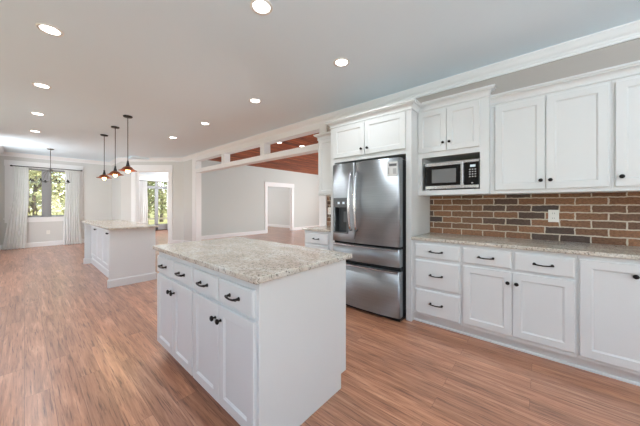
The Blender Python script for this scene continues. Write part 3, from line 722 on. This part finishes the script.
tag(obj('countertop', MB().box(0.712, 1.525, 1.017, 2.495, 0.889, 0.92), M['granite'], None, 0.004), 'speckled cream granite slab on the foreground kitchen island', 'countertop')

# ------------------------------------------------------------------ far island with a seating recess
JX0, JX1, JY0, JY1, JR = 0.85, 1.468, 4.985, 7.44, 0.97
t = thing('kitchen_island', ((JX0 + JX1) / 2, (JY0 + JY1) / 2, 0), 'white far island under the pendants with plain end panel and baseboard', 'kitchen island')
obj('body', MB().box(JR, JX1 - 0.001, JY0 + 0.04, JY1 - 0.04, 0, 0.889), M['cabinet'], t)
obj('end_panel', MB().box(JX0, JX1, JY0, JY0 + 0.04, 0, 0.889), M['cabinet'], t, 0.002)
obj('end_panel', MB().box(JX0, JX1, JY1 - 0.04, JY1, 0, 0.889), M['cabinet'], t, 0.002)
SB = [(0, 0), (0.014, 0), (0.014, 0.105), (0.008, 0.118), (0, 0.122)]
obj('baseboard', MB().sweep([(JR, JY1 - 0.04), (JX0, JY1 - 0.04), (JX0, JY1), (JX1, JY1), (JX1, JY0), (JX0, JY0), (JX0, JY0 + 0.04), (JR, JY0 + 0.04)], SB, -1), M['cabinet'], t)
obj('baseboard', MB().sweep([(JR, JY0 + 0.055), (JR, JY1 - 0.055)], SB, -1), M['cabinet'], t)
T = facing_minus_x(JR, JY1)
n = 4; wd = (JY1 - JY0 - 0.14) / n
for i in range(n):
    x = 0.07 + i * wd
    door_part(T, x + 0.004, 0.16, wd - 0.008, 0.70, t, x + (wd - 0.04 if i % 2 == 0 else 0.04), 0.775, 0.06)
tag(obj('countertop', MB().box(0.815, 1.475, 4.845, 7.56, 0.889, 0.92), M['granite'], None, 0.006), 'pale granite slab on the far island under the pendant lamps', 'countertop')

# ------------------------------------------------------------------ recessed ceiling lights
def can(x, y, z, label, group, power=7.0):
    t = thing('recessed_light', (x, y, z), label, 'ceiling light', group)
    obj('trim_ring', MB(Matrix.Translation((x, y, z))).lathe([(0.062, -0.001), (0.064, -0.006), (0.082, -0.007), (0.086, -0.001), (0.086, 0.0)], seg=32), M['plastic'], t)
    obj('lens', MB(Matrix.Translation((x, y, z))).lathe([(0, -0.0045), (0.063, -0.004), (0.063, 0.0)], seg=32), M['lens'], t)
    l = light('recessed_lamp_glow', 'AREA', (0, 0, -0.012), (0, 0, 0), power, (0.90, 0.96, 1.0), shape='DISK', size=0.12, spread=math.radians(150))
    l.parent = t; return t
G = 'recessed lights in the white ceiling'
for x, y, lb in ((0.147, 3.193, 'round recessed light at upper left, nearest of the left row'), (0.147, 4.766, 'second nearest recessed light of the left ceiling row'),
                 (0.147, 6.289, 'third nearest recessed light of the left ceiling row'), (0.147, 7.82, 'farthest recessed light of the left ceiling row'),
                 (1.180, 1.610, 'large round recessed light at the top edge above the near island'), (2.194, 1.60, 'recessed light in front of the refrigerator, nearest of the right row'),
                 (2.185, 3.131, 'second nearest recessed light of the right ceiling row'), (2.19, 4.707, 'third nearest recessed light of the right ceiling row'),
                 (2.18, 6.233, 'farthest recessed light of the right ceiling row, right of the pendants')):
    can(x, y, CZ, lb, G)
for x, y, lb in ((4.43, 5.28, 'left recessed light in the brown wood ceiling, seen through the transom'), (5.117, 5.105, 'right recessed light in the brown wood ceiling, seen through the transom')):
    can(x, y, FZ, lb, 'recessed lights in the wood ceiling', 12)

# ------------------------------------------------------------------ pendants over the far island
def pendant(x, y, label):
    t = thing('pendant_light', (x, y, CZ), label, 'pendant lamp', 'pendants over the far island'); T = Matrix.Translation((x, y, 0))
    obj('canopy', MB(T).lathe([(0, CZ - 0.024), (0.06, CZ - 0.022), (0.066, CZ - 0.014), (0.066, CZ)], seg=28), M['black'], t)
    obj('cord', MB(T).tube([(0, 0, CZ - 0.02), (0, 0, 2.00)], 0.0055, 8), M['black'], t)
    obj('socket_cap', MB(T).lathe([(0, 2.02), (0.012, 2.015), (0.016, 1.98), (0.028, 1.93), (0.036, 1.905), (0, 1.905)], seg=20), M['black'], t)
    sh = obj('shade', MB(T).lathe([(0.030, 1.918), (0.052, 1.908), (0.074, 1.890), (0.088, 1.870), (0.096, 1.860), (0.131, 1.849), (0.134, 1.843), (0.130, 1.842), (0.094, 1.853), (0.083, 1.866), (0.070, 1.884), (0.050, 1.901), (0.030, 1.911)], seg=36), M['copper'], t)
    bl = obj('bulb', MB(T).sphere((0, 0, 1.842), 0.036, seg=18).lathe([(0.014, 1.905), (0.018, 1.885), (0.026, 1.868)], seg=16), M['bulb'], t)
    l = light('pendant_glow', 'POINT', (0, 0, 1.79 - CZ), (0, 0, 0), 4.0, (1.0, 0.72, 0.42), shadow_soft_size=0.03); l.parent = t
pendant(1.13, 7.119, 'copper pendant over the far island, farthest of the three')
pendant(1.153, 6.225, 'copper pendant over the far island, middle of the three')
pendant(1.153, 5.311, 'copper pendant over the far island, nearest of the three')

# ------------------------------------------------------------------ chandelier in the nook
hx, hy_ = 0.466, 9.972
t = thing('chandelier', (hx, hy_, CZ), 'dark metal candle chandelier hanging before the nook window', 'chandelier'); T = Matrix.Translation((hx, hy_, 0))
obj('canopy', MB(T).lathe([(0, CZ - 0.03), (0.05, CZ - 0.028), (0.068, CZ - 0.012), (0.07, CZ)], seg=24), M['brushed'], t)
obj('rod', MB(T).tube([(0, 0, CZ - 0.03), (0, 0, 2.18)], 0.008, 10), M['brushed'], t)
obj('hub', MB(T).lathe([(0, 2.24), (0.02, 2.23), (0.05, 2.205), (0.07, 2.195), (0.05, 2.18), (0.02, 2.165), (0.016, 1.93), (0.03, 1.90), (0.018, 1.86), (0, 1.845)], seg=20), M['brushed'], t)
for k in range(8):
    a_ = 2 * math.pi * (k + 0.3) / 8; dx, dy = math.cos(a_), math.sin(a_)
    ar = obj('arm', MB(T).tube([(dx * r_, dy * r_, z_) for r_, z_ in ((0.02, 2.19), (0.09, 2.165), (0.19, 2.06), (0.26, 1.93), (0.31, 1.86), (0.35, 1.855), (0.365, 1.885))], 0.0042, 8)
             .tube([(0.0, 0.0, 1.90), (dx * 0.2, dy * 0.2, 1.875), (dx * 0.34, dy * 0.34, 1.857)], 0.004, 6), M['brushed'], t)
    obj('candle_cup', MB(T @ Matrix.Translation((dx * 0.365, dy * 0.365, -0.012))).lathe([(0, 1.895), (0.03, 1.90), (0.036, 1.915), (0.016, 1.92), (0.014, 1.96), (0, 1.965)], seg=14), M['black'], ar)

# ------------------------------------------------------------------ curtains and rods
def curtain(label, x_top, x_bot, yc, ztop, group, folds=6, seed=1):
    rnd = random.Random(seed); m = MB(); nu, nv = 72, 26; V = []
    ph = [rnd.uniform(0, 6.28) for _ in range(4)]
    for j in range(nv + 1):
        v = j / nv; row = []
        e = v ** 1.6; xa = x_top[0] * (1 - e) + x_bot[0] * e; xb = x_top[1] * (1 - e) + x_bot[1] * e
        for i in range(nu + 1):
            u = i / nu
            d_ = 0.028 * (0.6 + 0.5 * v) * math.sin(2 * math.pi * folds * u + ph[0] + 0.7 * math.sin(3 * v + ph[1])) + 0.012 * math.sin(2 * math.pi * folds * 2.3 * u + ph[2] + 2 * v)
            row.append(m.bm.verts.new((xa + (xb - xa) * u + 0.008 * math.sin(9 * v + 7 * u + ph[3]), yc + d_ - 0.05 * max(0, v - 0.8), ztop - (ztop - 0.004) * v)))
        V.append(row)
    for j in range(nv):
        for i in range(nu):
            f = m.bm.faces.new([V[j][i], V[j][i + 1], V[j + 1][i + 1], V[j + 1][i]]); f.smooth = True
    o = obj('sheer_curtain', m, M['sheer']); return tag(o, label, 'curtain', group)
CY = 11.42
curtain('sheer white curtain hanging left of the nook window', (-0.20, 0.10), (-0.40, 0.04), CY, 2.372, 'sheer curtains', 7, 3)
curtain('sheer white curtain hanging right of the nook window', (0.86, 1.19), (0.80, 1.24), CY, 2.372, 'sheer curtains', 7, 8)
def rod(x0, x1, y, z, yw, label):
    t = thing('curtain_rod', ((x0 + x1) / 2, y, z), label, 'curtain rod')
    obj('pole', MB().tube([(x0, y, z), (x1, y, z)], 0.010, 10), M['bronze'], t)
    for x in (x0, x1): obj('finial', MB().sphere((x, y, z), 0.022, seg=12), M['bronze'], t)
    for x in (x0 + 0.022, x1 - 0.022): obj('bracket', MB().box(x - 0.008, x + 0.008, y - 0.005, yw, z - 0.012, z + 0.002), M['bronze'], t)
rod(-0.24, 1.24, CY, 2.385, NY - 0.021, 'dark curtain rod across the top of the nook window')
curtain('sheer white curtain at left of the glazed door beyond the doorway', (3.46, 3.87), (3.44, 3.90), 14.28, 2.40, 'sheer curtains', 6, 11)
curtain('sheer white curtain at right of the glazed door beyond the doorway', (4.70, 5.10), (4.74, 5.12), 14.28, 2.40, 'sheer curtains', 6, 15)
rod(3.40, 5.16, 14.28, 2.41, 14.379, 'dark curtain rod above the glazed door beyond the doorway')
outlet(0.49, 0.42, 'white outlet plate on the wall below the nook window', T=facing_minus_y(0.49, NY))

# ------------------------------------------------------------------ outdoors
o = obj('lawn', MB().box(-40, 60, 14.9, 90, -0.5, -0.35).box(-40, LX - 0.6, -30, 14.9, -0.5, -0.35), M['grass']); tag(o, 'dry yellow-green lawn outside the windows', 'lawn', kind='stuff')
def crown_mesh(name, seed, material, n=1700):
    r = random.Random(seed); m = MB()
    blobs = [(r.uniform(-1.6, 1.6), r.uniform(-1.6, 1.6), r.uniform(1.6, 5.6), r.uniform(0.8, 1.5)) for _ in range(13)]
    for _ in range(n):
        bx, by, bz_, br = r.choice(blobs); d = Vector((r.gauss(0, 1), r.gauss(0, 1), r.gauss(0, 1))).normalized() * br * r.uniform(0.45, 1.0)
        c_ = Vector((bx, by, bz_)) + d; a_ = Vector((r.gauss(0, 1), r.gauss(0, 1), r.gauss(0, 1))).normalized(); b_ = a_.orthogonal().normalized(); s_ = r.uniform(0.10, 0.2)
        m.face([c_ - a_ * s_, c_ + b_ * s_ * 0.55, c_ + a_ * s_, c_ - b_ * s_ * 0.55])
    me = bpy.data.meshes.new(name); m.bm.to_mesh(me); m.bm.free(); me.materials.append(material); return me
def trunk_mesh(seed):
    r = random.Random(seed); m = MB(); m.tube([(0, 0, 0), (0, 0, 0.2), (0.05, 0.03, 1.2), (0.0, -0.04, 2.6), (0.08, 0, 4.2)], [0.17, 0.16, 0.13, 0.10, 0.05], 10)
    for k in range(6):
        a_ = k * 1.05 + r.random(); z = 1.5 + 0.35 * k; m.tube([(0, 0, z), (0.6 * math.cos(a_), 0.6 * math.sin(a_), z + 0.5), (1.3 * math.cos(a_), 1.3 * math.sin(a_), z + 1.1)], [0.07, 0.05, 0.02], 7)
    me = bpy.data.meshes.new('trunk'); bmesh.ops.recalc_face_normals(m.bm, faces=m.bm.faces); m.bm.to_mesh(me); m.bm.free(); me.materials.append(M['bark']); return me
kinds = [(crown_mesh('foliage', 21, M['leaf']), trunk_mesh(1)), (crown_mesh('foliage', 22, M['leaf2']), trunk_mesh(2))]
tree_spots = [(0.35, 20.5, 0.75, 1, 'olive leafy tree nearest behind the fence, seen through the nook window'), (2.2, 26.0, 0.95, 1, 'pale olive tree seen through the right pane of the nook window'),
              (0.2, 35.0, 1.5, 0, 'tall green tree filling the left pane of the nook window'), (5.9, 22.0, 0.8, 0, 'green tree seen through the left leaf of the glazed door'),
              (8.6, 27.5, 1.0, 1, 'olive tree seen through the right leaf of the glazed door'), (10.0, 37.0, 1.6, 0, 'tall tree behind the centre post of the glazed door'),
              (-3.6, 26.5, 1.1, 0, 'green tree behind the left curtain of the nook window')]
for i, (x, y, s_, k, lb) in enumerate(tree_spots):
    t = thing('tree', (x, y, -0.35), lb, 'tree', 'trees outside the windows'); t.scale = (s_, s_, s_); t.rotation_euler.z = i * 1.3
    for nm, me in (('foliage', kinds[k][0]), ('trunk', kinds[k][1])):
        c_ = bpy.data.objects.new(nm, me); C.objects.link(c_); c_.parent = t
t = thing('fence', (4, 17.3, -0.35), 'low weathered rail fence across the lawn outside', 'fence')
for k in range(12): obj('post', MB().box(-5.05 + k * 1.8, -4.95 + k * 1.8, 17.25, 17.35, -0.35, 0.55), M['fence'], t)
for z in (0.0, 0.4): obj('rail', MB().box(-5.0, 15.0, 17.21, 17.25, z, z + 0.11), M['fence'], t)
